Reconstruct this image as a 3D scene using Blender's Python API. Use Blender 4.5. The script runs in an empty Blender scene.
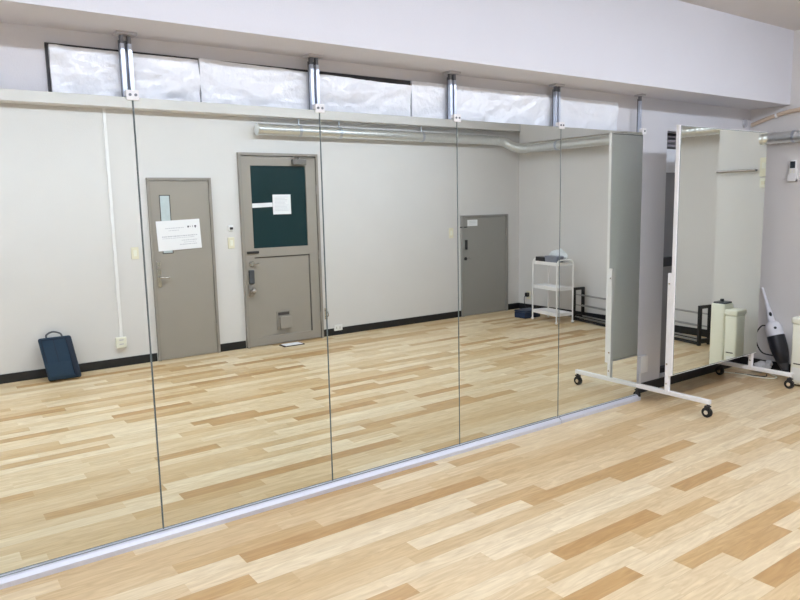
import bpy, bmesh, math, random
from mathutils import Vector, Matrix
random.seed(7)
S = bpy.context.scene
COL = S.collection
PI = math.pi

# ------------------------------------------------------------------ camera, light, exposure
CAM = dict(yaw=0.6187, pitch=-0.1388, roll=-0.0210, f=690.7, loc=(0.0, -3.0863, 1.5))
def make_camera():
    cy, sy = math.cos(CAM['yaw']), math.sin(CAM['yaw'])
    cp, sp = math.cos(CAM['pitch']), math.sin(CAM['pitch'])
    cr, sr = math.cos(CAM['roll']), math.sin(CAM['roll'])
    fw = Vector((sy*cp, cy*cp, sp)); rt = Vector((cy, -sy, 0)); up = rt.cross(fw)
    r2 = rt*cr + up*sr; u2 = -rt*sr + up*cr
    m = Matrix((( r2.x, u2.x, -fw.x, CAM['loc'][0]), (r2.y, u2.y, -fw.y, CAM['loc'][1]),
                (r2.z, u2.z, -fw.z, CAM['loc'][2]), (0, 0, 0, 1)))
    cd = bpy.data.cameras.new('camera'); cd.sensor_fit = 'HORIZONTAL'; cd.sensor_width = 36.0
    cd.lens = CAM['f']*36.0/800.0; cd.clip_start = 0.05; cd.clip_end = 60
    co = bpy.data.objects.new('camera', cd); COL.objects.link(co); co.matrix_world = m
    S.camera = co
make_camera()
W = bpy.data.worlds.new('world'); S.world = W; W.use_nodes = True
W.node_tree.nodes['Background'].inputs[0].default_value = (0.8, 0.9, 1.0, 1)
W.node_tree.nodes['Background'].inputs[1].default_value = 0.3
S.view_settings.view_transform = 'Standard'; S.view_settings.look = 'None'
S.view_settings.exposure = 0.12; S.view_settings.gamma = 1.0
S.view_settings.use_curve_mapping = False
LAMP_POWER = 44.0
LAMP_COLOR = (0.87, 0.955, 1.10)
ROW_Y = -2.15
LAMP_X = (-2.0, -0.3, 1.4, 3.1, 4.8)
try:
    S.cycles.use_denoising = True
    S.cycles.max_bounces = 16; S.cycles.glossy_bounces = 8; S.cycles.diffuse_bounces = 8
    S.cycles.sample_clamp_indirect = 6
except Exception: pass

# ------------------------------------------------------------------ materials
def nodes(name):
    m = bpy.data.materials.new(name); m.use_nodes = True
    nt = m.node_tree; b = nt.nodes['Principled BSDF']
    return m, nt, b
def mat(name, col, rough=0.5, metal=0.0, var=0.04, scale=30.0, bump=0.0, bscale=200.0, spec=0.5, alpha=None, trans=None):
    """procedural material: base colour gently varied by noise, optional noise bump"""
    m, nt, b = nodes(name)
    tc = nt.nodes.new('ShaderNodeTexCoord')
    nz = nt.nodes.new('ShaderNodeTexNoise'); nz.inputs['Scale'].default_value = scale; nz.inputs['Detail'].default_value = 4
    nt.links.new(tc.outputs['Object'], nz.inputs['Vector'])
    mx = nt.nodes.new('ShaderNodeMix'); mx.data_type = 'RGBA'
    lo = [max(0, c*(1-var)) for c in col]; hi = [min(1, c*(1+var)) for c in col]
    mx.inputs[6].default_value = (*lo, 1); mx.inputs[7].default_value = (*hi, 1)
    nt.links.new(nz.outputs['Fac'], mx.inputs[0]); nt.links.new(mx.outputs[2], b.inputs['Base Color'])
    b.inputs['Roughness'].default_value = rough; b.inputs['Metallic'].default_value = metal
    b.inputs['Specular IOR Level'].default_value = spec
    if alpha is not None: b.inputs['Alpha'].default_value = alpha
    if trans is not None: b.inputs['Transmission Weight'].default_value = trans
    if bump:
        n2 = nt.nodes.new('ShaderNodeTexNoise'); n2.inputs['Scale'].default_value = bscale; n2.inputs['Detail'].default_value = 3
        nt.links.new(tc.outputs['Object'], n2.inputs['Vector'])
        bp = nt.nodes.new('ShaderNodeBump'); bp.inputs['Strength'].default_value = bump; bp.inputs['Distance'].default_value = 0.01
        nt.links.new(n2.outputs['Fac'], bp.inputs['Height']); nt.links.new(bp.outputs['Normal'], b.inputs['Normal'])
    return m

def floor_material():
    m, nt, b = nodes('maple_strip_floor')
    N, L = nt.nodes.new, nt.links.new
    def math_(op, a, b_=None):
        n = N('ShaderNodeMath'); n.operation = op
        for i, v in enumerate((a, b_)):
            if v is None: continue
            if isinstance(v, (int, float)): n.inputs[i].default_value = v
            else: L(v, n.inputs[i])
        return n.outputs[0]
    def white(vx, vy, seed):
        c = N('ShaderNodeCombineXYZ'); L(vx, c.inputs[0]); L(vy, c.inputs[1]); c.inputs[2].default_value = seed
        w = N('ShaderNodeTexWhiteNoise'); w.noise_dimensions = '3D'; L(c.outputs[0], w.inputs['Vector']); return w.outputs['Value']
    tc = N('ShaderNodeTexCoord'); sp = N('ShaderNodeSeparateXYZ'); L(tc.outputs['Object'], sp.inputs[0])
    X, Y = sp.outputs[0], sp.outputs[1]
    WD = 0.090
    row = math_('FLOOR', math_('DIVIDE', Y, WD))
    zero = math_('MULTIPLY', row, 0.0)
    ln = math_('ADD', math_('MULTIPLY', white(row, zero, 3.3), 0.34), 0.38)     # strip length per row
    off = math_('MULTIPLY', white(row, zero, 9.1), 5.0)
    q = math_('DIVIDE', math_('ADD', X, off), ln)
    idx = math_('FLOOR', q)
    # some strips run on into the next one: merge pairs at random
    half = math_('FLOOR', math_('MULTIPLY', idx, 0.5))
    mg = math_('GREATER_THAN', white(row, half, 5.7), 0.62)
    idx2 = math_('ADD', math_('MULTIPLY', math_('SUBTRACT', 1.0, mg), idx), math_('MULTIPLY', mg, math_('ADD', math_('MULTIPLY', half, 2.0), 0.37)))
    r1 = white(row, idx2, 1.0); r2 = white(row, idx2, 2.0)
    rp = N('ShaderNodeValToRGB'); cr = rp.color_ramp; cr.interpolation = 'LINEAR'
    stops = [(0.0, (0.76, 0.63, 0.43)), (0.28, (0.715, 0.57, 0.365)), (0.54, (0.66, 0.495, 0.29)), (0.76, (0.60, 0.425, 0.225)), (0.90, (0.54, 0.35, 0.16)), (1.0, (0.48, 0.285, 0.115))]
    cr.elements[0].position, cr.elements[0].color = stops[0][0], (*stops[0][1], 1)
    cr.elements[1].position, cr.elements[1].color = stops[-1][0], (*stops[-1][1], 1)
    for p_, c_ in stops[1:-1]:
        e = cr.elements.new(p_); e.color = (*c_, 1)
    L(r1, rp.inputs[0])
    # grain: noise stretched along the strip, shifted per strip
    cv = N('ShaderNodeCombineXYZ'); L(math_('ADD', math_('MULTIPLY', X, 2.2), math_('MULTIPLY', r2, 40.0)), cv.inputs[0]); L(math_('MULTIPLY', Y, 17.0), cv.inputs[1]); L(math_('MULTIPLY', r1, 30.0), cv.inputs[2])
    g = N('ShaderNodeTexNoise'); g.inputs['Scale'].default_value = 1.6; g.inputs['Detail'].default_value = 6; g.inputs['Distortion'].default_value = 2.2; L(cv.outputs[0], g.inputs['Vector'])
    gr = N('ShaderNodeMapRange'); gr.inputs[1].default_value = 0.3; gr.inputs[2].default_value = 0.75; gr.inputs[3].default_value = 1.09; gr.inputs[4].default_value = 0.83; L(g.outputs['Fac'], gr.inputs[0])
    hs = N('ShaderNodeMix'); hs.data_type = 'RGBA'; hs.blend_type = 'MULTIPLY'; hs.inputs[0].default_value = 1.0
    gc = N('ShaderNodeCombineColor'); L(gr.outputs[0], gc.inputs[0]); L(math_('POWER', gr.outputs[0], 1.25), gc.inputs[1]); L(math_('POWER', gr.outputs[0], 1.6), gc.inputs[2])
    L(rp.outputs[0], hs.inputs[6]); L(gc.outputs[0], hs.inputs[7])
    # joints
    fy = math_('FRACT', math_('DIVIDE', Y, WD)); ey = math_('MULTIPLY', math_('MINIMUM', fy, math_('SUBTRACT', 1.0, fy)), WD)
    jy = math_('LESS_THAN', ey, 0.0009)
    j = N('ShaderNodeMix'); j.data_type = 'RGBA'; L(math_('MULTIPLY', jy, 0.35), j.inputs[0]); L(hs.outputs[2], j.inputs[6]); j.inputs[7].default_value = (0.33, 0.2, 0.1, 1)
    L(j.outputs[2], b.inputs['Base Color'])
    b.inputs['Roughness'].default_value = 0.34; b.inputs['Specular IOR Level'].default_value = 0.42
    return m

M = {}
M['floor'] = floor_material()
M['wall'] = mat('painted_wall', (0.70, 0.685, 0.68), 0.85, var=0.025, scale=3, bump=0.12, bscale=160)
M['wall_lilac'] = mat('painted_beam', (0.705, 0.715, 0.775), 0.85, var=0.02, scale=3, bump=0.08, bscale=160)
M['wall_front'] = mat('painted_mirror_side_wall', (0.69, 0.685, 0.715), 0.85, var=0.02, scale=3, bump=0.1, bscale=160)
M['ceiling'] = mat('ceiling_board', (0.66, 0.645, 0.65), 0.9, var=0.03, scale=5, bump=0.1, bscale=120)
M['base'] = mat('black_vinyl_baseboard', (0.012, 0.013, 0.016), 0.4, var=0.15)
M['mirror'] = mat('mirror_glass', (0.865, 0.905, 0.865), 0.0, metal=1.0, var=0.0)
M['mirror2'] = mat('rolling_mirror_glass', (0.85, 0.89, 0.835), 0.0, metal=1.0, var=0.0)
M['glass_edge'] = mat('glass_edge', (0.20, 0.235, 0.24), 0.25, var=0.1)
M['alu'] = mat('satin_aluminium', (0.66, 0.68, 0.77), 0.36, metal=0.35, var=0.05, scale=60)
M['strut'] = mat('zinc_strut', (0.62, 0.68, 0.80), 0.3, metal=0.6, var=0.06, scale=60)
M['steel'] = mat('galvanised_steel', (0.62, 0.67, 0.75), 0.3, metal=0.85, var=0.12, scale=50)
M['steel_dark'] = mat('dark_steel', (0.20, 0.21, 0.24), 0.4, metal=0.7, var=0.15)
M['duct'] = mat('spiral_duct_foil', (0.80, 0.82, 0.82), 0.28, metal=0.85, var=0.06, scale=40)
M['white'] = mat('white_powder_coat', (0.86, 0.85, 0.86), 0.35, var=0.02)
M['white_plastic'] = mat('white_plastic', (0.83, 0.83, 0.84), 0.4, var=0.02)
M['cream'] = mat('cream_plastic', (0.78, 0.74, 0.58), 0.45, var=0.03)
M['ivory'] = mat('ivory_enamel', (0.83, 0.83, 0.72), 0.35, var=0.02)
M['sheet'] = mat('clear_vinyl_sheet', (0.86, 0.89, 0.95), 0.18, var=0.06, scale=9, bump=0.5, bscale=30)
M['dark_gap'] = mat('dark_window_frame', (0.03, 0.03, 0.035), 0.5, var=0.2)
M['grey_pane'] = mat('grey_obscured_glass', (0.30, 0.305, 0.33), 0.3, var=0.12, scale=4)
M['mauve'] = mat('mauve_blind', (0.30, 0.27, 0.31), 0.6, var=0.08)
M['door'] = mat('taupe_door_paint', (0.335, 0.305, 0.272), 0.42, var=0.03, scale=6)
M['door_grey'] = mat('grey_door_paint', (0.295, 0.285, 0.272), 0.42, var=0.03, scale=6)
M['door_frame'] = mat('taupe_frame_paint', (0.30, 0.272, 0.245), 0.4, var=0.03)
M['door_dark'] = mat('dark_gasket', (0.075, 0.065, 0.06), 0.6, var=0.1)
M['dark_glass'] = mat('dark_teal_glass', (0.012, 0.034, 0.038), 0.22, var=0.12, scale=3, spec=0.4)
M['slit_glass'] = mat('frosted_slit_glass', (0.52, 0.60, 0.63), 0.25, var=0.12, scale=25)
M['chrome'] = mat('chrome', (0.72, 0.70, 0.68), 0.2, metal=1.0, var=0.03)
M['bronze'] = mat('aged_steel', (0.36, 0.33, 0.31), 0.35, metal=0.7, var=0.1)
M['closer'] = mat('closer_metal', (0.20, 0.185, 0.175), 0.4, metal=0.4, var=0.08)
M['plate_grey'] = mat('grey_lilac_plate', (0.50, 0.50, 0.54), 0.5, var=0.04)
M['black'] = mat('black_plastic', (0.02, 0.02, 0.023), 0.42, var=0.15)
M['grey_plastic'] = mat('grey_plastic', (0.07, 0.075, 0.085), 0.4, var=0.1)
M['paper'] = mat('white_paper', (0.85, 0.85, 0.88), 0.8, var=0.01)
M['ink'] = mat('grey_print', (0.52, 0.53, 0.58), 0.8, var=0.05)
M['ink_dark'] = mat('dark_print', (0.10, 0.10, 0.12), 0.8, var=0.05)
M['navy'] = mat('navy_fabric', (0.012, 0.033, 0.062), 0.85, var=0.22, scale=180, bump=0.3, bscale=500)
M['navy_dark'] = mat('navy_piping', (0.007, 0.015, 0.032), 0.8, var=0.2, scale=120)
M['strap'] = mat('grey_webbing', (0.07, 0.075, 0.085), 0.8, var=0.2, scale=200)
M['blue_case'] = mat('dark_blue_case', (0.014, 0.03, 0.075), 0.5, var=0.15)
M['slate'] = mat('slate_grey_box', (0.20, 0.22, 0.28), 0.5, var=0.1)
M['bag_white'] = mat('white_poly_bag', (0.72, 0.75, 0.78), 0.35, var=0.08, scale=40, bump=0.3, bscale=60)
M['clear_bag'] = mat('clear_poly_bag', (0.62, 0.62, 0.63), 0.25, var=0.15, scale=60, bump=0.4, bscale=60)
M['back_panel'] = mat('grey_board_back', (0.84, 0.85, 0.83), 0.5, var=0.02)
M['tan'] = mat('tan_pipe_lagging', (0.62, 0.50, 0.40), 0.8, var=0.08, scale=40)
M['tube_chrome'] = mat('rack_tube_metal', (0.40, 0.40, 0.40), 0.3, metal=0.8, var=0.08)
M['vac_dark'] = mat('vacuum_smoked_body', (0.018, 0.019, 0.025), 0.3, var=0.1)
M['vac_white'] = mat('vacuum_white_shell', (0.72, 0.72, 0.77), 0.35, var=0.03)
M['rubber'] = mat('black_rubber', (0.015, 0.015, 0.016), 0.6, var=0.15)
M['screen'] = mat('remote_screen', (0.035, 0.045, 0.055), 0.25, var=0.1)
lm, lnt, lb = nodes('lamp_diffuser')
lb.inputs['Base Color'].default_value = (0.9, 0.9, 0.9, 1)
lb.inputs['Emission Color'].default_value = (*LAMP_COLOR, 1); lb.inputs['Emission Strength'].default_value = LAMP_POWER
M['lamp'] = lm

# ------------------------------------------------------------------ mesh helpers
class MB:
    """collects shapes into one bmesh; build() links them as ONE mesh object"""
    def __init__(s): s.bm = bmesh.new()
    def box(s, x0, x1, y0, y1, z0, z1, bev=0.0, seg=2, mtx=None):
        t = bmesh.new(); bmesh.ops.create_cube(t, size=1)
        sx, sy, sz = x1-x0, y1-y0, z1-z0
        for v in t.verts: v.co = Vector(((x0+x1)/2+v.co.x*sx, (y0+y1)/2+v.co.y*sy, (z0+z1)/2+v.co.z*sz))
        if bev > 0: bmesh.ops.bevel(t, geom=t.edges[:], offset=min(bev, 0.45*min(abs(sx), abs(sy), abs(sz))), segments=seg, profile=0.5, affect='EDGES')
        s._merge(t, mtx); return s
    def _merge(s, t, mtx=None):
        if mtx is not None: bmesh.ops.transform(t, matrix=mtx, verts=t.verts[:])
        me = bpy.data.meshes.new('tmp'); t.to_mesh(me); t.free(); s.bm.from_mesh(me); bpy.data.meshes.remove(me)
    def tube(s, pts, r, n=12, caps=True, rfun=None):
        pts = [Vector(p) for p in pts]; rings = []; prev = None
        for i, p in enumerate(pts):
            if i == 0: d = pts[1]-pts[0]
            elif i == len(pts)-1: d = pts[-1]-pts[-2]
            else: d = (pts[i+1]-p).normalized() + (p-pts[i-1]).normalized()
            d.normalize()
            if prev is None:
                a = Vector((0, 0, 1)) if abs(d.z) < 0.9 else Vector((1, 0, 0))
                u = d.cross(a).normalized()
            else: u = (prev - d*prev.dot(d)).normalized()
            prev = u; w = d.cross(u)
            rr = rfun(i) if rfun else r
            rings.append([s.bm.verts.new(p + (u*math.cos(2*PI*k/n) + w*math.sin(2*PI*k/n))*rr) for k in range(n)])
        for a, b in zip(rings, rings[1:]):
            for k in range(n): s.bm.faces.new((a[k], a[(k+1) % n], b[(k+1) % n], b[k]))
        if caps:
            s.bm.faces.new(list(reversed(rings[0]))); s.bm.faces.new(rings[-1])
        return s
    def cyl(s, a, b, r, n=20, r2=None):
        r2 = r if r2 is None else r2
        return s.tube([a, b], r, n, rfun=lambda i: (r, r2)[i])
    def prism(s, poly, axis, a, b):
        """poly of 2-tuples in the plane normal to axis, extruded from a to b"""
        def P(q, t): return {'x': (t, q[0], q[1]), 'y': (q[0], t, q[1]), 'z': (q[0], q[1], t)}[axis]
        v0 = [s.bm.verts.new(P(q, a)) for q in poly]; v1 = [s.bm.verts.new(P(q, b)) for q in poly]
        n = len(poly); s.bm.faces.new(v0); s.bm.faces.new(list(reversed(v1)))
        for k in range(n): s.bm.faces.new((v0[k], v1[k], v1[(k+1) % n], v0[(k+1) % n]))
        return s
    def ball(s, c, r, sc=(1, 1, 1), jit=0.0, sub=3):
        t = bmesh.new(); bmesh.ops.create_icosphere(t, subdivisions=sub, radius=r)
        for v in t.verts:
            f = 1 + (random.random()-0.5)*jit
            v.co = Vector((c[0]+v.co.x*sc[0]*f, c[1]+v.co.y*sc[1]*f, c[2]+v.co.z*sc[2]*f))
        s._merge(t); return s
    def build(s, name, m, parent=None, smooth=False, loc=None):
        bmesh.ops.recalc_face_normals(s.bm, faces=s.bm.faces[:])
        me = bpy.data.meshes.new(name)
        if loc is not None: bmesh.ops.translate(s.bm, vec=-Vector(loc), verts=s.bm.verts[:])
        s.bm.to_mesh(me); s.bm.free()
        me.materials.append(M[m])
        if smooth:
            for p in me.polygons: p.use_smooth = True
            try: me.set_sharp_from_angle(angle=math.radians(38))
            except Exception: pass
        o = bpy.data.objects.new(name, me); COL.objects.link(o)
        if loc is not None: o.location = loc
        if parent is not None:
            o.parent = parent
        return o
def Bx(*a, **k): return MB().box(*a, **k)
def tag(o, label, cat, group=None):
    o['label'] = label; o['category'] = cat
    if group: o['group'] = group
    return o
def thing(name, label, cat, loc=(0, 0, 0), rz=0.0, group=None):
    o = bpy.data.objects.new(name, None); COL.objects.link(o); o.empty_display_size = 0.1
    o.location = loc; o.rotation_euler = (0, 0, rz)
    return tag(o, label, cat, group)
def struct(o): o['kind'] = 'structure'; return o
def arc(c, r, a0, a1, n, plane):
    out = []
    for i in range(n+1):
        a = a0+(a1-a0)*i/n; p, q = r*math.cos(a), r*math.sin(a)
        out.append({'xz': (c[0]+p, c[1], c[2]+q), 'yz': (c[0], c[1]+p, c[2]+q), 'xy': (c[0]+p, c[1]+q, c[2])}[plane])
    return out
def smoothpath(P, n=10):
    """Catmull-Rom through the points"""
    P = [Vector(p) for p in P]; Q = [2*P[0]-P[1]]+P+[2*P[-1]-P[-2]]; out = []
    for i in range(1, len(Q)-2):
        for k in range(n):
            t = k/n; a, b, c, d = Q[i-1], Q[i], Q[i+1], Q[i+2]
            out.append(0.5*((2*b)+(c-a)*t+(2*a-5*b+4*c-d)*t*t+(3*b-a-3*c+d)*t**3))
    out.append(P[-1]); return out

# ------------------------------------------------------------------ room shell
XL, XN, XF = -3.2, 6.0, 6.95          # left wall, near part of right wall, far part of right wall
YJ = -0.945                            # where the right wall steps back
YF, YR = 0.10, -3.796                 # mirror-side wall face, door-side wall face
ZC = 2.815
struct(Bx(XL-.1, XF+.1, YR-.1, YF+.6, -0.1, 0).build('floor', 'floor'))
struct(Bx(XL-.1, XF+.1, YR-.1, YF+.6, ZC, ZC+.1).build('ceiling', 'ceiling'))
struct(Bx(XL-.1, XL, YR-.1, YF+.6, 0, ZC).build('wall_left', 'wall'))
struct(Bx(XL-.1, XF+.1, YR-.1, YR, 0, ZC).build('wall_rear', 'wall'))
wr = MB()
wr.box(XN, XF+.1, YJ, YF+.6, 0, ZC); wr.box(XF, XF+.1, YR-.1, YJ, 0, ZC)
struct(wr.build('wall_right', 'wall'))
# mirror-side wall with the tall recessed window right of the fixed mirrors
NX0, NX1, NZ0, NZ1 = 4.80, 5.80, 0.07, 2.005
wf = MB()
wf.box(XL-.1, NX0, YF, YF+.2, 0, ZC); wf.box(NX1, XF+.1, YF, YF+.2, 0, ZC)
wf.box(NX0, NX1, YF, YF+.2, NZ1, ZC); wf.box(NX0, NX1, YF, YF+.2, 0, NZ0)
wf.box(NX0-.1, NX1+.1, YF+.28, YF+.32, 0, NZ1+.1)
struct(wf.build('wall_front', 'wall_front'))
win = struct(Bx(NX0, NX0+.03, YF+.02, YF+.19, NZ0, NZ1).build('window_2', 'dark_gap'))
fr = MB(); fr.box(NX1-.03, NX1, YF+.1, YF+.19, NZ0, NZ1); fr.box(NX0+.03, NX1-.03, YF+.1, YF+.19, NZ1-.03, NZ1)
fr.box(NX0+.03, NX1-.03, YF+.1, YF+.19, NZ0, NZ0+.04); fr.box(NX0+.03, NX1-.03, YF+.1, YF+.19, 0.95, 1.02)
fr.build('window_frame', 'dark_gap', win)
Bx(NX0+.03, NX1-.03, YF+.15, YF+.16, NZ0+.04, NZ1-.03).build('window_pane', 'grey_pane', win)
bl = MB()
for k in range(3): bl.box(NX0+.035, NX1-.035, YF+.09, YF+.11, NZ1-.035-k*.034, NZ1-.02-k*.034)
bl.build('blind', 'mauve', win)
Bx(NX0+.05, NX0+.75, YF+.125, YF+.14, 1.70, 1.885).build('taped_sheet', 'sheet', win)
# ceiling beam along the mirrors and beam above the doors, box-out along the far right wall
struct(Bx(XL, XN, -0.223, YF, 2.233, ZC).build('trim_1', 'wall_lilac'))
struct(Bx(XL, XF, YR, -3.628, 2.42, ZC).build('trim_2', 'wall'))
struct(Bx(XF-.15, XF, -3.628, YJ, 2.262, ZC).build('trim_3', 'wall'))
# black baseboards
bb = MB(); yb0, yb1 = YR, YR+.008; H = 0.082
bb.box(XL, 1.925, yb0, yb1, 0, H); bb.box(2.577, 2.86, yb0, yb1, 0, H); bb.box(3.80, 5.885, yb0, yb1, 0, H); bb.box(6.715, XF, yb0, yb1, 0, H)
struct(bb.build('baseboard_rear', 'base'))
b2 = MB(); b2.box(XF-.008, XF, YR+.008, YJ-.008, 0, H); b2.box(XN-.008, XN, YJ-.008, YF-.008, 0, H); b2.box(XN, XF, YJ-.008, YJ, 0, H)
struct(b2.build('baseboard_right', 'base'))
struct(Bx(XL, XN, YF-.012, YF, 0, 0.075).build('baseboard_front', 'base'))
struct(Bx(XL, XL+.008, YR+.008, YF-.012, 0, H).build('baseboard_left', 'base'))

# ------------------------------------------------------------------ transom window covered with plastic sheeting
tw = MB(); tw.box(0.534, 4.165, YF-.010, YF, 1.962, 2.172)
struct(tw.build('window_1', 'dark_gap'))
def vinyl(name, x0, x1, z0, z1, label, topdrop=0.0, seed=1):
    rnd = random.Random(seed); bm = bmesh.new(); nx, nz = int((x1-x0)/0.022), 14
    fold = [(rnd.uniform(x0, x1), rnd.uniform(z0, z1), rnd.uniform(-1, 1), rnd.uniform(.010, .04), rnd.uniform(-.017, .017)) for _ in range(44)]
    V = []
    for i in range(nx+1):
        row = []
        for j in range(nz+1):
            x = x0+(x1-x0)*i/nx; z = z0+(z1-z0-topdrop*(i/nx))*j/nz
            d = sum(a*math.exp(-abs(((x-fx)*math.sin(an)+(z-fz)*math.cos(an))/w)) * math.exp(-(((x-fx)*math.cos(an)-(z-fz)*math.sin(an))/.22)**2) for fx, fz, an, w, a in fold)
            row.append(bm.verts.new((x, YF-.020-min(.045, abs(d))-.002*rnd.random(), z)))
        V.append(row)
    for i in range(nx):
        for j in range(nz): bm.faces.new((V[i][j], V[i+1][j], V[i+1][j+1], V[i][j+1]))
    g = bmesh.ops.extrude_face_region(bm, geom=bm.faces[:])
    vs = [e for e in g['geom'] if isinstance(e, bmesh.types.BMVert)]
    for v in vs: v.co.y = YF-.0115
    mb = MB(); mb.bm.free(); mb.bm = bm
    return tag(mb.build(name, 'sheet', smooth=True), label, 'plastic sheet', None)
vinyl('plastic_sheet', 0.545, 1.157, 1.972, 2.162, 'leftmost crinkled plastic sheet over the high window, dark gap at its left edge', 0.0, 3)
vinyl('plastic_sheet', 1.163, 2.352, 1.972, 2.171, 'long crinkled plastic sheet over the high window, middle one of three', 0.03, 11)
vinyl('plastic_sheet', 2.362, 4.160, 1.972, 2.170, 'rightmost crinkled plastic sheet over the high window, ending at plain wall', 0.0, 23)

# ------------------------------------------------------------------ fixed wall mirrors, floor rail and ceiling struts
ZB, ZT = 0.040, 1.965
SE = [-0.06, 0.837, 1.731, 2.620, 3.494, 4.363]
MLAB = ['leftmost tall wall mirror panel, cut off by the left edge, reflecting the blue laptop bag',
        'tall wall mirror panel reflecting the narrow grey door and the glazed door',
        'tall wall mirror panel in the middle of the row reflecting bare wall and silver duct',
        'tall wall mirror panel reflecting the low grey door in the far corner',
        'rightmost tall wall mirror panel, reflecting the shoe rack and back of the rolling mirror']
for i in range(5):
    x0, x1 = SE[i]+.0012, SE[i+1]-.0012
    t = thing('wall_mirror', MLAB[i], 'mirror', ((x0+x1)/2, 0, ZB), group=None)
    w = (x1-x0)/2
    Bx(-w+.0028, w-.0028, -.0003, .003, 0.0, ZT-ZB).build('mirror_glass', 'mirror', t)
    Bx(-w, w, .003, .010, 0.0, ZT-ZB).build('backing', 'glass_edge', t)
def rail(x0, x1, label, dy=0.0):
    poly = [(-.036+dy, 0), (-.036+dy, .022), (-.022+dy, .036), (-.005, .044), (-.003, .044), (-.003, .038), (.013, .038), (.013, 0)]
    o = MB().prism(poly, 'x', x0, x1).build('mirror_rail', 'alu')
    Bx(x0, x1, -.0135+dy*.5, -.0095+dy*.5, .037, .0432).build('gasket', 'glass_edge', o)
    return tag(o, label, 'rail', None)
rail(-0.2, 3.488, 'long silver floor rail under the wall mirrors from the left edge of the photo')
rail(3.500, 4.375, 'short silver floor rail under the last wall mirror, ending by the caster', dy=.006)

def strut(x, pair, label):
    t = thing('ceiling_strut', label, 'strut', (x, 0.035, ZT))
    top = 2.233-ZT
    xs = (-.019, .011) if pair else (-.004,)
    for xx in xs:
        # open C channel
        poly = [(xx-.008, -.012), (xx+.008, -.012), (xx+.008, .008), (xx+.006, .008), (xx+.006, -.010), (xx-.006, -.010), (xx-.006, .008), (xx-.008, .008)]
        MB().prism(poly, 'z', -.01, top-.045).build('channel', 'strut', t)
    Bx(-.030 if pair else -.015, .020 if pair else .008, .010, .014, -.030, top-.03).build('back_plate', 'steel_dark', t)  # plate behind the channels, coloured dark to include the shadow strip at their left
    p = MB(); p.box(-.045 if pair else -.03, .04 if pair else .022, -.03, .03, top-.012, top, bev=.002)
    p.build('ceiling_plate', 'plate_grey', t)
    for xx in xs: Bx(xx-.007, xx+.007, -.010, .010, top-.05, top-.012).build('angle_bracket', 'steel_dark', t)
    c = MB(); c.box(-.026 if pair else -.022, .026 if pair else .020, -.044, -.0365, -.012, .030, bev=.002); c.box(-.026 if pair else -.022, .026 if pair else .020, -.0365, -.012, .006, .028)
    cl = c.build('mirror_clip', 'white', t)
    for xx in ((-.011, .012) if pair else (0,)): MB().cyl((xx, -.0475, .010), (xx, -.044, .010), .006, 10).build('screw', 'steel_dark', cl)
SLAB = ['paired steel ceiling strut above the leftmost mirror joint', 'paired steel ceiling strut above the joint beside the glazed door reflection',
        'paired steel ceiling strut above the third mirror joint, before the duct bend', 'paired steel ceiling strut above the fourth mirror joint, near the right end of the sheeting',
        'single steel ceiling strut at the right end of the wall mirrors']
for i in range(5): strut(SE[i+1], i < 4, SLAB[i])

# ------------------------------------------------------------------ doors on the rear wall (seen in the mirrors)
Y0 = YR
def door_narrow():
    x0, x1, h = 1.935, 2.567, 1.796
    d = struct(Bx(x0+.028, x1-.028, Y0, Y0+.022, 0.006, h-.03, bev=.002).build('door_1', 'door'))
    f = MB(); f.box(x0, x0+.026, Y0, Y0+.034, 0, h); f.box(x1-.026, x1, Y0, Y0+.034, 0, h); f.box(x0+.026, x1-.026, Y0, Y0+.034, h-.027, h)
    f.build('door_frame', 'door_frame', d)
    g = Bx(2.05, 2.14, Y0+.020, Y0+.024, 1.066, 1.622).build('glass_slit', 'slit_glass', d)
    s = MB(); s.box(2.043, 2.05, Y0+.018, Y0+.026, 1.06, 1.629); s.box(2.14, 2.147, Y0+.018, Y0+.026, 1.06, 1.629); s.box(2.043, 2.147, Y0+.018, Y0+.026, 1.622, 1.630); s.box(2.043, 2.147, Y0+.018, Y0+.026, 1.058, 1.066)
    s.build('glass_bead', 'door_dark', g)
    Bx(1.975, 2.012, Y0+.022, Y0+.030, .735, .985, bev=.004).build('handle_plate', 'chrome', d)
    hd = MB(); hd.cyl((1.993, Y0+.03, .83), (1.993, Y0+.07, .83), .009, 12); hd.tube([(1.993, Y0+.066, .83), (2.02, Y0+.068, .83), (2.085, Y0+.066, .826)], .009, 10)
    hd.build('lever_handle', 'chrome', d, smooth=True)
    MB().cyl((1.993, Y0+.03, .925), (1.993, Y0+.045, .925), .014, 16).build('lock', 'bronze', d, smooth=True)
    for z in (1.55, .22): MB().cyl((2.541, Y0+.030, z), (2.541, Y0+.030, z+.09), .008, 10).build('hinge', 'bronze', d, smooth=True)
door_narrow()
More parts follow.
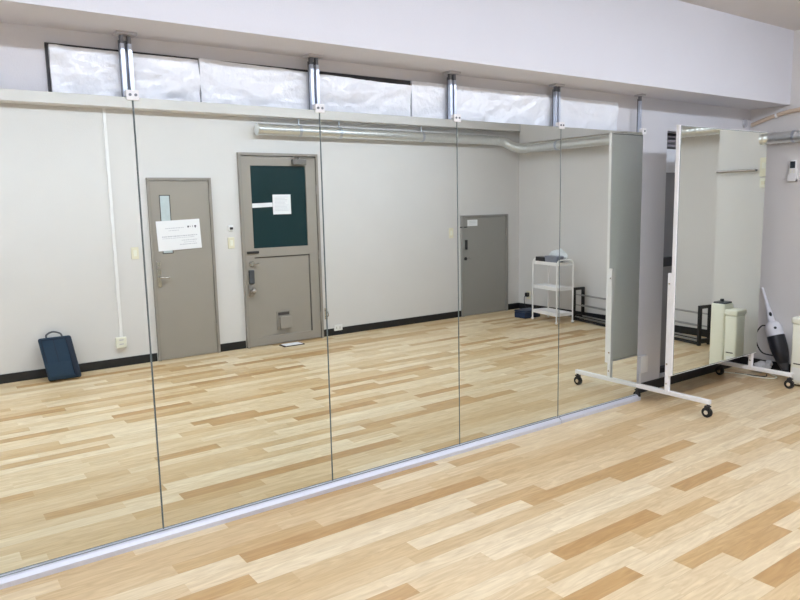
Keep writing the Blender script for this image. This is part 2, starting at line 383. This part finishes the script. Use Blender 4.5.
def door_glazed():
    x0, x1, h = 2.868, 3.791, 2.056
    lx0, lx1, lz1 = x0+.032, x1-.032, h-.038
    gx0, gx1, gz0, gz1 = 2.995, 3.640, 1.06, 1.925
    px0, px1, pz0, pz1 = 2.988, 3.655, .098, .965
    d = MB()   # leaf: stiles and rails round the glass and the lower panel
    yf = Y0+.034
    d.box(lx0, gx0, Y0, yf, .008, lz1); d.box(px1, lx1, Y0, yf, .008, lz1); d.box(gx0, px1, Y0, yf, gz1, lz1)
    d.box(gx0, px1, Y0, yf, pz1, gz0); d.box(gx0, px1, Y0, yf, .008, pz0); d.box(gx1, px1, Y0, yf, gz0, gz1)
    d.box(gx0, px1, Y0, Y0+.020, pz0, pz1)
    D = struct(d.build('door_2', 'door'))
    f = MB(); f.box(x0, x0+.026, Y0, Y0+.048, 0, h); f.box(x1-.026, x1, Y0, Y0+.048, 0, h); f.box(x0+.026, x1-.026, Y0, Y0+.048, h-.028, h)
    f.build('door_frame', 'door_frame', D)
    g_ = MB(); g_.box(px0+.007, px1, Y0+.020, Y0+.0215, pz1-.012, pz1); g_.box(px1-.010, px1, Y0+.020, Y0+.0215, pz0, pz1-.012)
    g_.build('panel_shade_strip', 'door_dark', D)  # dark strips painting the recess shade along the panel's top and right
    Bx(gx0, gx1, Y0+.012, Y0+.020, gz0, gz1).build('glass_pane', 'dark_glass', D)
    Bx(lx0+.01, lx0+.145, yf, yf+.012, 1.006, 1.032, bev=.003).build('push_bar', 'black', D)
    l = MB(); l.cyl((2.957, yf, .90), (2.957, yf+.012, .90), .03, 20); l.cyl((2.957, yf+.012, .90), (2.957, yf+.035, .90), .017, 16); l.box(2.957, 3.03, yf+.02, yf+.034, .892, .908, bev=.004)
    l.build('deadbolt', 'chrome', D, smooth=True)
    Bx(2.915, 2.975, yf, yf+.03, .69, .835, bev=.008).build('keypad_lock', 'grey_plastic', D)
    k = MB(); k.box(2.91, 2.965, yf, yf+.014, .55, .68, bev=.004); k.cyl((2.945, yf, .615), (2.945, yf+.04, .615), .012, 12); k.ball((2.945, yf+.055, .615), .027)
    k.build('door_knob', 'bronze', D, smooth=True)
    c = MB(); c.box(3.47, 3.63, yf, yf+.055, 1.938, 1.995, bev=.006)
    cl = c.build('door_closer', 'closer', D)
    a = MB(); a.tube([(3.49, yf+.03, 2.0), (3.51, yf+.05, 2.03), (3.62, yf+.09, 2.03)], .008, 8); a.tube([(3.62, yf+.09, 2.03), (3.655, yf+.05, 2.03), (3.76, yf+.03, 2.032)], .007, 8)
    a.cyl((3.55, yf+.028, 1.99), (3.55, yf+.028, 2.035), .012, 10)
    a.build('closer_arm', 'bronze', cl, smooth=True)
    s = MB(); s.box(3.222, 3.39, Y0+.020, Y0+.030, .155, .362, bev=.003)
    ms = s.build('mail_slot', 'door_frame', D)
    Bx(3.240, 3.372, Y0+.030, Y0+.033, .315, .347).build('slot_opening', 'door_dark', ms)
    Bx(3.250, 3.385, Y0+.030, Y0+.068, .170, .300, bev=.004).build('slot_flap', 'door', ms)
    for z in (1.62, .9, .2): MB().cyl((x1-.03, Y0+.045, z), (x1-.03, Y0+.045, z+.1), .008, 10).build('hinge', 'bronze', D, smooth=True)
door_glazed()
def door_low():
    x0, x1, h = 5.897, 6.703, 1.328
    d = struct(Bx(x0+.024, x1-.024, Y0, Y0+.022, 0.006, h-.024, bev=.002).build('door_3', 'door_grey'))
    f = MB(); f.box(x0-.012, x0+.022, Y0, Y0+.034, 0, h); f.box(x1-.022, x1+.012, Y0, Y0+.034, 0, h); f.box(x0+.022, x1-.022, Y0, Y0+.034, h-.022, h)
    f.build('door_frame', 'door_grey', d)
    Bx(5.945, 5.975, Y0+.022, Y0+.045, .885, 1.01, bev=.006).build('pull_handle', 'black', d)
    MB().cyl((5.95, Y0+.022, .765), (5.95, Y0+.035, .765), .022, 16).build('keyhole', 'black', d, smooth=True)
    MB().cyl((6.02, Y0+.022, .765), (6.02, Y0+.03, .765), .012, 12).build('stud', 'chrome', d, smooth=True)
    Bx(5.86, 5.975, Y0+.022, Y0+.034, 1.170, 1.184).build('latch_bar', 'black', d)
    for z in (1.03, .16): MB().cyl((6.676, Y0+.030, z), (6.676, Y0+.030, z+.11), .009, 10).build('hinge', 'bronze', d, smooth=True)
door_low()
# paper notices (the print is too small to read in the photo: grey lines only)
def sheet_xz(name, x0, x1, z0, z1, y, m, parent=None, rot=0.0):
    o = Bx(-(x1-x0)/2, (x1-x0)/2, 0, .0015, -(z1-z0)/2, (z1-z0)/2).build(name, m, parent)
    o.location = ((x0+x1)/2, y, (z0+z1)/2); o.rotation_euler = (0, rot, 0); return o
nt_ = sheet_xz('paper_notice', 1.998, 2.430, 1.092, 1.384, Y0+.0275, 'paper', rot=-.035)
tag(nt_, 'large white printed notice taped across the narrow grey door', 'notice')
pr = MB()
for (a, b, z, t) in [(-.13, .05, .070, .007), (-.10, .00, .047, .006), (-.17, .18, -.010, .010), (-.17, .15, -.028, .005), (.02, .18, -.055, .007), (.04, .16, -.075, .005), (.0, .17, -.095, .007)]:
    x = a
    while x < b:
        w = random.uniform(.008, .022); pr.box(x, min(b, x+w), .0015, .0021, z-t/2, z+t/2); x += w+random.uniform(.003, .008)
pr.build('printed_lines', 'ink', nt_)
pd = MB()
for (a, b, z0, z1) in [(.088, .105, .067, .084), (.115, .120, .070, .082), (.138, .142, .066, .086), (.158, .178, .070, .084), (.163, .172, .060, .070)]: pd.box(a, b, .0015, .0022, z0, z1)
pd.build('heading', 'ink_dark', nt_)
n2 = sheet_xz('paper_notice', 3.240, 3.452, 1.412, 1.622, Y0+.0215, 'paper')
tag(n2, 'square white printed notice stuck on the dark glass of the glazed door', 'notice')
pr = MB()
for k in range(11): pr.box(-.085, .085-random.random()*.05, .0015, .0021, .078-k*.0145, .081-k*.0145)
pr.build('printed_lines', 'ink', n2)
n3 = sheet_xz('paper_strip', 3.003, 3.237, 1.490, 1.535, Y0+.0205, 'paper', rot=-.03)
tag(n3, 'white paper strip stuck on the dark door glass left of the square notice', 'paper strip')
n4 = sheet_xz('door_label', 5.988, 6.162, 1.188, 1.268, Y0+.0225, 'paper')
tag(n4, 'small white label on the top of the low grey door', 'label')
pr = MB()
for k in range(3): pr.box(-.06, .06, .0015, .0021, .020-k*.018, .024-k*.018)
pr.build('printed_lines', 'ink', n4)

# switches, sockets and small fittings on the rear wall
def switch(x, z, label, w=.07, h=.115):
    t = Bx(x-w/2, x+w/2, Y0, Y0+.010, z-h/2, z+h/2, bev=.003).build('wall_switch', 'cream')
    tag(t, label, 'switch')
    Bx(x-.016, x+.016, Y0+.010, Y0+.015, z-.03, z+.03, bev=.002).build('rocker', 'ivory', t)
switch(1.785, 1.08, 'cream wall switch left of the narrow grey door')
switch(2.757, 1.13, 'cream wall switch between the narrow door and the glazed door')
switch(5.725, 1.11, 'cream wall switch left of the low grey door', h=.13)
sd = Bx(2.73, 2.785, Y0, Y0+.016, 1.255, 1.312, bev=.004).build('door_sensor', 'white_plastic')
tag(sd, 'tiny black and white wall device above the switch between two doors', 'sensor')
MB().box(2.745, 2.78, Y0+.016, Y0+.024, 1.268, 1.293, bev=.003).build('black_button', 'black', sd)
so = Bx(3.945, 4.055, Y0+.008, Y0+.020, .052, .122, bev=.003).build('wall_socket', 'white_plastic')
tag(so, 'white horizontal wall socket over the black baseboard right of the glazed door', 'socket')
for xx in (3.975, 4.02): Bx(xx-.002, xx+.002, Y0+.020, Y0+.0215, .072, .098).build('slot', 'door_dark', so)
dh = thing('door_hook', 'small metal door hook on the wall at the foot of the glazed door', 'hook', (3.85, Y0, .20))
Bx(-.018, .018, 0, .006, 0, .13, bev=.002).build('hook_plate', 'chrome', dh)
MB().tube(smoothpath([(0, .006, .10), (0, .05, .09), (0, .06, .05), (0, .03, .03)], 5), .006, 8).build('hook_arm', 'chrome', dh, smooth=True)
cd = thing('cable_duct', 'white vertical cable duct with a socket box on the wall above the laptop bag', 'cable duct', (1.600, Y0, 0))
Bx(-.014, .014, 0, .022, .285, 2.42, bev=.003).build('trunking', 'white', cd)
sb = Bx(-.055, .040, 0, .038, .185, .287, bev=.005).build('socket_box', 'ivory', cd)
for zz in (.262, .222): Bx(-.028, .012, .038, .0395, zz-.004, zz+.004).build('slot', 'ink', sb)
fp = Bx(3.195, 3.44, -3.69, -3.55, 0, .008, bev=.002).build('floor_plate', 'door_dark')
tag(fp, 'small flat white plate with dark rim on the floor before the glazed door', 'floor plate')
Bx(3.215, 3.42, -3.68, -3.56, .008, .012, bev=.001).build('inlay', 'paper', fp)

# ------------------------------------------------------------------ spiral duct along rear and right walls
vd = thing('ventilation_duct', 'silver spiral ventilation duct bending round the far corner below the ceiling beams', 'duct', (3.07, -3.68, 2.29))
def ridged(pts, r, step=.055):
    P = [Vector(p) for p in pts]; out = []; rad = []
    for a, b in zip(P, P[1:]):
        L_ = (b-a).length; n = max(2, int(L_/step*4))
        for i in range(n): out.append(a+(b-a)*i/n)
    out.append(P[-1])
    mb = MB(); mb.tube(out, r, 18, rfun=lambda i: r+(.0035 if i % 4 == 0 else 0)); return mb
def rel(o, ps): return [Vector(p)-Vector(o.location) for p in ps]
RD = .056
ridged(rel(vd, [(3.09, -3.70, 2.292), (6.44, -3.70, 2.292)]), RD).build('straight_duct', 'duct', vd, smooth=True)
ridged(rel(vd, smoothpath([(6.44, -3.70, 2.292), (6.56, -3.68, 2.275), (6.64, -3.61, 2.215), (6.70, -3.50, 2.18), (6.72, -3.40, 2.178)], 5)), RD+.004, .03).build('elbow', 'duct', vd, smooth=True)
ridged(rel(vd, [(6.72, -3.40, 2.178), (6.72, -.98, 2.178)]), RD).build('straight_duct', 'duct', vd, smooth=True)
MB().tube(rel(vd, [(3.06, -3.70, 2.292), (3.095, -3.70, 2.292)]), RD+.006, 18).build('end_cap', 'duct', vd, smooth=True)
for x in (3.55, 4.05, 5.2):
    k = MB(); k.tube(rel(vd, [(x-.015, -3.70, 2.292), (x+.015, -3.70, 2.292)]), RD+.007, 18); k.cyl(*rel(vd, [(x, -3.70, 2.34), (x, -3.70, 2.42)]), .008, 8)
    k.build('hanger', 'steel', vd)
for y in (-2.9, -2.0):
    k = MB(); k.tube(rel(vd, [(6.72, y-.015, 2.178), (6.72, y+.015, 2.178)]), RD+.007, 18); k.box(6.72-.02-vd.location.x, XF-vd.location.x, y-.01-vd.location.y, y+.01-vd.location.y, 2.228-vd.location.z, 2.236-vd.location.z)
    k.build('hanger', 'steel', vd)

# ------------------------------------------------------------------ laptop bag leaning on the rear wall
lb_ = thing('laptop_bag', 'dark blue laptop bag with grey handle leaning on the wall below the cable duct', 'bag', (1.045, -3.540, 0.0), rz=0.0)
tilt = Matrix.Rotation(math.radians(27.0), 4, 'X') @ Matrix(((1, 0, -.085, 0), (0, 1, 0, 0), (0, 0, 1, 0), (0, 0, 0, 1)))
def tl(mb): bmesh.ops.transform(mb.bm, matrix=Matrix.Translation((0, 0, .016)) @ tilt, verts=mb.bm.verts[:]); return mb
tl(Bx(-.135, .135, -.030, .018, 0, .400, bev=.018, seg=3)).build('body', 'navy', lb_, smooth=True)
z = MB(); z.tube([(-.115, .020, .02), (-.115, .020, .375), (.085, .020, .375), (.085, .020, .02)], .005, 8); tl(z).build('zip', 'navy_dark', lb_, smooth=True)
tl(Bx(-.125, .075, .017, .026, .020, .155, bev=.006)).build('front_pocket', 'navy', lb_, smooth=True)
tl(Bx(.088, .125, .016, .024, .012, .38, bev=.005)).build('side_panel', 'navy_dark', lb_, smooth=True)
tl(Bx(-.022, -.016, .017, .021, .155, .37)).build('seam', 'navy_dark', lb_)
hnd = MB(); hnd.tube(smoothpath([(-.065, -.005, .395), (-.055, -.005, .43), (0, -.005, .452), (.055, -.005, .43), (.065, -.005, .395)], 6), .008, 8); tl(hnd).build('handle', 'strap', lb_, smooth=True)

# ------------------------------------------------------------------ white wire cart with things on it, blue case, shoe rack
RC = math.radians(9)
ct = thing('storage_cart', 'white three-tier metal storage cart standing in the corner by the low grey door', 'cart', (6.505, -2.770, 0), rz=RC)
cw, cl_ = .124, .235          # half width (x), half length (y)
for sy in (1, -1):
    for sx in (1, -1):
        MB().tube([(sx*cw, sy*cl_, .03), (sx*cw, sy*cl_, .725)] + arc((sx*(cw-.055), sy*cl_, .725), .055, 0 if sx > 0 else PI, PI/2, 6, 'xz')[1:], .0095, 10).build('leg', 'white', ct, smooth=True)
        MB().ball((sx*cw, sy*cl_, .019), .019, sub=2).build('foot', 'white_plastic', ct, smooth=True)
    MB().cyl((-(cw-.055), sy*cl_, .78), (cw-.055, sy*cl_, .78), .0095, 10).build('top_bar', 'white', ct, smooth=True)
for zz in (.725, .42, .105):
    s = MB(); s.box(-cw+.008, cw-.008, -cl_+.008, cl_-.008, zz, zz+.004)
    for a, b, c, d in [(-cw+.006, cw-.006, -cl_+.005, -cl_+.009), (-cw+.006, cw-.006, cl_-.009, cl_-.005), (-cw+.006, -cw+.010, -cl_+.005, cl_-.005), (cw-.010, cw-.006, -cl_+.005, cl_-.005)]:
        s.box(a, b, c, d, zz-.012, zz+.028)
    s.build('tray', 'white', ct)
RM = Matrix.Rotation(RC, 4, 'Z')
def oncart(x, y, z): v = RM @ Vector((x, y, 0)); return (6.505+v.x, -2.770+v.y, z)
t = thing('black_box', 'flat black box lying on the left of the cart top', 'box', oncart(-.060, -.120, .73), RC)
Bx(-.048, .048, -.085, .085, 0, .075, bev=.006).build('body', 'black', t); Bx(-.045, .045, .083, .088, .042, .048).build('lid_seam', 'grey_plastic', t)
t = thing('grey_box', 'slate grey box in the middle of the cart top, beside the flat black box', 'box', oncart(-.056, .095, .73), RC)
Bx(-.052, .052, -.115, .115, 0, .09, bev=.006).build('body', 'slate', t); Bx(-.054, .054, -.117, .117, .068, .095, bev=.004).build('lid', 'slate', t)
t = thing('plastic_bag', 'pale white plastic bag bundled on the back of the cart top', 'bag', oncart(.064, .03, .73), RC)
random.seed(5)
bgm = MB().ball((0, 0, .082), .062, (0.92, 2.6, 1.30), jit=.10, sub=3); bgm.build('bundle', 'bag_white', t, smooth=True)
MB().ball((.0, .04, .158), .022, (1.2, 1, 1.0), jit=.3, sub=2).build('knot', 'bag_white', t, smooth=True)
t = thing('paper_stack', 'small stack of white paper lying on the middle tier of the cart', 'paper', oncart(-.01, 0, .425), RC)
for k in range(3):
    o = Bx(-.085, .085, -.14, .14, k*.006, k*.006+.005).build('sheet', 'paper', t); o.rotation_euler = (0, 0, (k-1)*.06)
bc = thing('blue_case', 'low dark blue case on the floor left of the storage cart', 'case', (6.50, -3.19, 0), 0)
Bx(-.14, .14, -.10, .10, 0, .080, bev=.012).build('body', 'blue_case', bc, smooth=True); Bx(-.142, .142, -.102, .102, .080, .102, bev=.010).build('lid', 'blue_case', bc, smooth=True)
Bx(-.03, .03, .10, .108, .06, .09, bev=.003).build('latch', 'black', bc)
wp = thing('power_plug', 'black power plug with cord in the right wall behind the blue case', 'plug', (XF, -3.60, .20))
Bx(-.010, 0, -.035, .035, -.05, .065, bev=.003).build('socket_plate', 'cream', wp)
Bx(-.055, -.010, -.028, .022, -.01, .045, bev=.008).build('plug', 'black', wp)
MB().tube(smoothpath([(-.05, -.005, .012), (-.085, .0, -.02), (-.09, .01, -.10), (-.10, .06, -.17), (-.12, .15, -.193), (-.14, .28, -.193)], 8), .005, 8).build('cord', 'black', wp, smooth=True)

# shoe rack: built along local +x from its far end
fx, fy, nx_, ny_ = 6.82, -2.62, 6.55, -1.34
RL = math.hypot(nx_-fx, ny_-fy); ra = math.atan2(ny_-fy, nx_-fx)
sr = thing('shoe_rack', 'low empty shoe rack with black end frames and grey metal tubes along the right wall', 'shoe rack', (fx, fy, 0), ra)
DP = .085
for x in (0, RL):
    f = MB()
    f.box(x-.013, x+.013, -DP, -DP+.034, 0, .412); f.box(x-.013, x+.013, DP-.034, DP, 0, .412); f.box(x-.013, x+.013, -DP+.034, DP-.034, .380, .412); f.box(x-.013, x+.013, -DP+.034, DP-.034, .02, .066)
    f.build('end_frame', 'rubber', sr)
for zz in (.315, .185):
    for yy, dz in ((-.045, .0), (.045, .012)):
        MB().cyl((.013, yy, zz+dz), (RL-.013, yy, zz+dz), .0075, 10).build('tube', 'tube_chrome', sr, smooth=True)
for yy in (-.055, .055): MB().cyl((.013, yy, .048), (RL-.013, yy, .048), .0085, 10).build('tube', 'tube_chrome', sr, smooth=True)
for yy in (-.072, .072): Bx(.013, RL-.013, yy-.010, yy+.010, .008, .036).build('base_bar', 'rubber', sr)

# ------------------------------------------------------------------ rolling mirror
rm = thing('rolling_mirror', 'white framed rolling mirror on caster feet at the right end of the wall mirrors', 'mirror', (4.945, -.265, 0))
X0, X1, Z0, Z1 = -.592, .594, .238, 1.990
Bx(X0+.023, X1-.004, -.022, -.019, Z0+.010, Z1-.008).build('mirror_glass', 'mirror2', rm)
f = MB(); f.box(X0, X0+.018, -.024, 0, Z0, Z1, bev=.002); f.box(X1-.004, X1, -.020, 0, Z0, Z1)
f.box(X0+.018, X1-.004, -.021, 0, Z1-.004, Z1); f.box(X0+.018, X1-.004, -.021, 0, Z0, Z0+.006)
f.build('frame', 'white', rm)
k = MB(); k.box(X0+.018, X0+.024, -.0235, -.019, Z0+.012, Z1-.010); k.box(X0+.023, X1-.004, -.0235, -.019, Z1-.008, Z1-.004); k.box(X0+.023, X1-.004, -.0235, -.019, Z0+.006, Z0+.010)
k.build('gasket', 'glass_edge', rm)
Bx(X0+.018, X1-.010, -.018, -.003, Z0+.012, Z1-.010).build('back_panel', 'back_panel', rm)
def caster(parent, x, y):
    c = MB(); c.cyl((x, y, .066), (x, y, .094), .010, 12); c.box(x-.016, x+.016, y-.016, y+.02, .072, .082, bev=.003)
    c.box(x-.016, x-.012, y-.006, y+.020, .028, .074); c.box(x+.012, x+.016, y-.006, y+.020, .028, .074)
    ca = c.build('caster', 'black', parent)
    w = MB(); w.cyl((x-.011, y+.006, .035), (x+.011, y+.006, .035), .035, 28); w.build('wheel', 'rubber', ca, smooth=True)
    MB().cyl((x-.0165, y+.006, .035), (x+.0165, y+.006, .035), .015, 16).build('hub', 'chrome', ca, smooth=True)
for x in (-.576, .580):
    p = Bx(x-.016, x+.016, .000, .028, .125, .975, bev=.003).build('post', 'white', rm)
    for zz in (.90, .175, .32): MB().cyl((x-.0175, .014, zz), (x-.016, .014, zz), .007, 10).build('bolt', 'chrome', p)
    ft = Bx(x-.016, x+.016, -.312, .290, .094, .125, bev=.004).build('foot_bar', 'white', rm)
    for ya, yb in ((-.316, -.311), (.289, .294)): Bx(x-.0165, x+.0165, ya, yb, .0935, .1255, bev=.002).build('end_cap', 'white_plastic', ft)
    caster(rm, x, -.302); caster(rm, x, .268)

# ------------------------------------------------------------------ socket and small things on the mirror-side wall
ws = thing('wall_outlet', 'pale outlet box with short conduit low on the wall behind the mirror end', 'outlet', (4.545, YF, 0))
ob = Bx(-.045, .045, -.035, 0, .165, .298, bev=.005).build('outlet_box', 'white_plastic', ws)
Bx(-.016, .016, -.0365, -.035, .20, .26, bev=.0006).build('socket_face', 'white', ob)
Bx(-.045, -.018, -.022, 0, .075, .165, bev=.003).build('conduit', 'white_plastic', ws)

# ------------------------------------------------------------------ right wall, near part
hc = MB(); hc.cyl((5.90, YF-.012, 2.112), (5.90, YF, 2.112), .034, 24)
hc_ = hc.build('vent_cap', 'plate_grey', smooth=True); tag(hc_, 'small round grey cap on the wall above the rolling mirror corner', 'cap')
MB().cyl((5.90, YF-.016, 2.112), (5.90, YF-.012, 2.112), .02, 20).build('inner_ring', 'plate_grey', hc_, smooth=True)
tp = MB(); tp.tube(smoothpath([(XN-.022, .075, 2.100), (XN-.022, .02, 2.118), (XN-.024, -.09, 2.150), (XN-.026, -.20, 2.172), (XN-.026, -.33, 2.186), (XN-.026, -.60, 2.192), (XN-.024, -.90, 2.192)], 8), .017, 12)
tp_ = tp.build('insulated_pipe', 'tan', smooth=True); tag(tp_, 'tan lagged pipe rising along the right wall under the beam', 'pipe')
for y in (-.13, -.55): MB().tube([(XN-.026, y-.008, 2.158 if y > -.2 else 2.191), (XN-.026, y+.008, 2.156 if y > -.2 else 2.191)], .0185, 12).build('clip', 'white_plastic', tp_)
sp = thing('short_duct', 'short silver duct along the near right wall above the remote control', 'duct', (XN-.062, -.10, 1.972))
ridged([(0, .03, 0), (0, -.42, 0)], .045, .04).build('straight_duct', 'duct', sp, smooth=True)
MB().tube([(0, .05, 0), (0, .028, 0)], .049, 18).build('end_cap', 'duct', sp, smooth=True)
MB().tube([(0, -.415, 0), (0, -.44, 0)], .049, 18).build('end_cap', 'duct', sp, smooth=True)
k = MB(); k.tube([(0, -.19, 0), (0, -.21, 0)], .050, 18); k.box(0, .062, -.21, -.19, -.006, .006); k.build('hanger', 'steel', sp)
# remote control in its holder
rc = thing('remote_control', 'white air conditioner remote with dark screen on the near right wall', 'remote control', (XN, -.282, 1.615))
Bx(-.026, -.004, -.027, .027, .012, .172, bev=.005).build('body', 'white_plastic', rc)
Bx(-.0275, -.026, -.020, .020, .105, .160).build('screen', 'screen', rc)
for zz in (.09, .072):
    for yy in (-.012, .012): Bx(-.0285, -.026, yy-.006, yy+.006, zz-.005, zz+.005, bev=.001).build('button', 'ivory', rc)
h_ = MB(); h_.box(-.031, 0, -.033, .033, 0, .012); h_.box(-.033, -.028, -.033, .033, 0, .055, bev=.001); h_.box(-.031, 0, -.033, -.028, .0, .055); h_.box(-.031, 0, .028, .033, 0, .055); h_.box(-.004, 0, -.028, .028, .012, .10)
h_.build('holder', 'white_plastic', rc)
# rail and cream plates seen in the rolling mirror
rl = thing('wall_rail', 'thin grey horizontal rail on the right wall, reflected in the rolling mirror', 'rail', (XN, -.94, 1.72))
MB().cyl((-.03, .0, 0), (-.03, .345, 0), .011, 12).build('rod', 'bronze', rl, smooth=True)
for y in (.03, .34): MB().cyl((-.03, y, 0), (0, y, 0), .008, 10).build('bracket', 'steel_dark', rl, smooth=True)
cp = Bx(XN-.020, XN, -.565, -.49, 1.665, 1.822, bev=.004).build('control_plate', 'cream'); tag(cp, 'upper cream control plate on the right wall, reflected at the rolling mirror edge', 'control plate')
Bx(XN-.024, XN-.020, -.545, -.51, 1.73, 1.78, bev=.001).build('button', 'ivory', cp)
cp = Bx(XN-.020, XN, -.560, -.495, 1.570, 1.652, bev=.004).build('control_plate', 'ivory'); tag(cp, 'lower pale control plate on the right wall, below the cream one', 'control plate')
Bx(XN-.024, XN-.020, -.545, -.515, 1.595, 1.625, bev=.001).build('button', 'cream', cp)

# stick vacuum leaning in the corner
vb, vt = Vector((XN-.095, -.355, .03)), Vector((XN-.022, -.085, .715))
ax = (vt-vb).normalized(); VL = (vt-vb).length
q = Vector((0, 0, 1)).rotation_difference(ax)
sv = thing('stick_vacuum', 'grey and white stick vacuum cleaner leaning upside down in the right corner', 'vacuum cleaner', vb)
sv.rotation_mode = 'QUATERNION'; sv.rotation_quaternion = q
def lathe(prof, n=24):
    m = MB(); rings = [[m.bm.verts.new((r*math.cos(2*PI*k/n), r*math.sin(2*PI*k/n), z)) for k in range(n)] for r, z in prof]
    for a, b in zip(rings, rings[1:]):
        for k in range(n): m.bm.faces.new((a[k], a[(k+1) % n], b[(k+1) % n], b[k]))
    m.bm.faces.new(list(reversed(rings[0]))); m.bm.faces.new(rings[-1]); return m
lathe([(.024, 0), (.034, .05), (.052, .11), (.064, .16), (.069, .22), (.070, .315)]).build('dust_cup', 'vac_dark', sv, smooth=True)
lathe([(.022, -.004), (.0355, .048), (.044, .075), (.040, .075)]).build('nozzle_collar', 'grey_plastic', sv, smooth=True)
lathe([(.066, .315), (.068, .345), (.063, .40), (.048, .425), (.032, .435)]).build('motor_housing', 'vac_white', sv, smooth=True)
MB().tube([(0, 0, .425), (.0, 0, .50), (.0, 0, .58), (0, 0, VL)], .02, 14, rfun=lambda i: (.030, .024, .016, .009)[i]).build('handle', 'vac_white', sv, smooth=True)
MB().ball((-.047, -.037, .375), .013, sub=2).build('button', 'black', sv, smooth=True); MB().ball((-.018, -.016, .50), .012, (1, 1, 1.6), sub=2).build('button', 'black', sv, smooth=True)
MB().tube(smoothpath([(-.01, .05, .415), (-.02, .085, .42), (-.03, .14, .37), (-.03, .160, .29), (-.03, .135, .20), (-.02, .058, .155)], 8), .006, 8).build('cord', 'black', sv, smooth=True)
# clear plastic bag and flex on the floor
random.seed(12)
cbg = thing('plastic_bag', 'crumpled clear plastic bag on the floor beside the vacuum cleaner', 'bag', (5.868, -.175, 0))
MB().ball((0, 0, .050), .052, (1.55, 1.3, .90), jit=.22, sub=3).build('bundle', 'clear_bag', cbg, smooth=True)
MB().ball((.07, -.02, .075), .03, (1.3, 1, .9), jit=.35, sub=2).build('knot', 'clear_bag', cbg, smooth=True)
fl = MB(); fl.tube(smoothpath([(5.62, .04, .006), (5.66, -.12, .006), (5.66, -.22, .006), (5.70, -.33, .006), (5.78, -.34, .006), (5.86, -.24, .006)], 8), .0055, 8)
fl_ = fl.build('floor_cable', 'ivory', smooth=True); tag(fl_, 'pale cable curled on the floor under the rolling mirror foot', 'cable')
MB().tube(smoothpath([(5.665, -.05, .0055), (5.70, -.20, .0055), (5.735, -.27, .0055), (5.80, -.25, .0055)], 8), .005, 8).build('dark_flex', 'black', fl_, smooth=True)

# slim ivory heater at the right edge of the photo (long side along the wall)
ht = thing('panel_heater', 'slim ivory heater at the right edge beside the rolling mirror foot', 'heater', (5.625, -.745, 0))
Bx(0, .15, 0, .125, .012, .590, bev=.014, seg=3).build('body', 'ivory', ht, smooth=True)
Bx(.006, .145, .126, .235, .012, .500, bev=.016, seg=3).build('tank', 'ivory', ht, smooth=True)
Bx(-.004, .150, .124, .242, .498, .550, bev=.014, seg=3).build('tank_cap', 'ivory', ht, smooth=True)
k = MB(); k.box(.015, .135, .012, .115, .588, .604, bev=.005); k.build('control_panel', 'grey_plastic', ht)
MB().cyl((.07, .06, .604), (.07, .06, .626), .016, 14).build('dial', 'grey_plastic', ht, smooth=True)
Bx(.003, .008, .15, .21, .175, .184).build('slot', 'door_dark', ht)
Bx(.0045, .0075, .155, .22, .05, .15).build('label_plate', 'back_panel', ht)
for xx in (.03, .12):
    for yy in (.03, .205): MB().cyl((xx, yy, 0), (xx, yy, .014), .012, 12).build('foot', 'rubber', ht)

# ------------------------------------------------------------------ ceiling lamps that light the room (above the photo's frame)
def lamp(x, y):
    t = thing('ceiling_light', 'white surface-mounted strip lamp on the ceiling', 'ceiling light', (x, y, ZC), group='strip lamps on the ceiling')
    Bx(-.64, .64, -.09, .09, -.018, 0, bev=.003).build('housing', 'white', t)
    Bx(-.62, .62, -.07, .07, -.058, -.018, bev=.008).build('diffuser', 'lamp', t)
    for sx in (-1, 1): Bx(sx*.63-.010, sx*.63+.010, -.075, .075, -.061, -.018, bev=.002).build('end_cap', 'white_plastic', t)
for x in LAMP_X:
    lamp(x, ROW_Y)
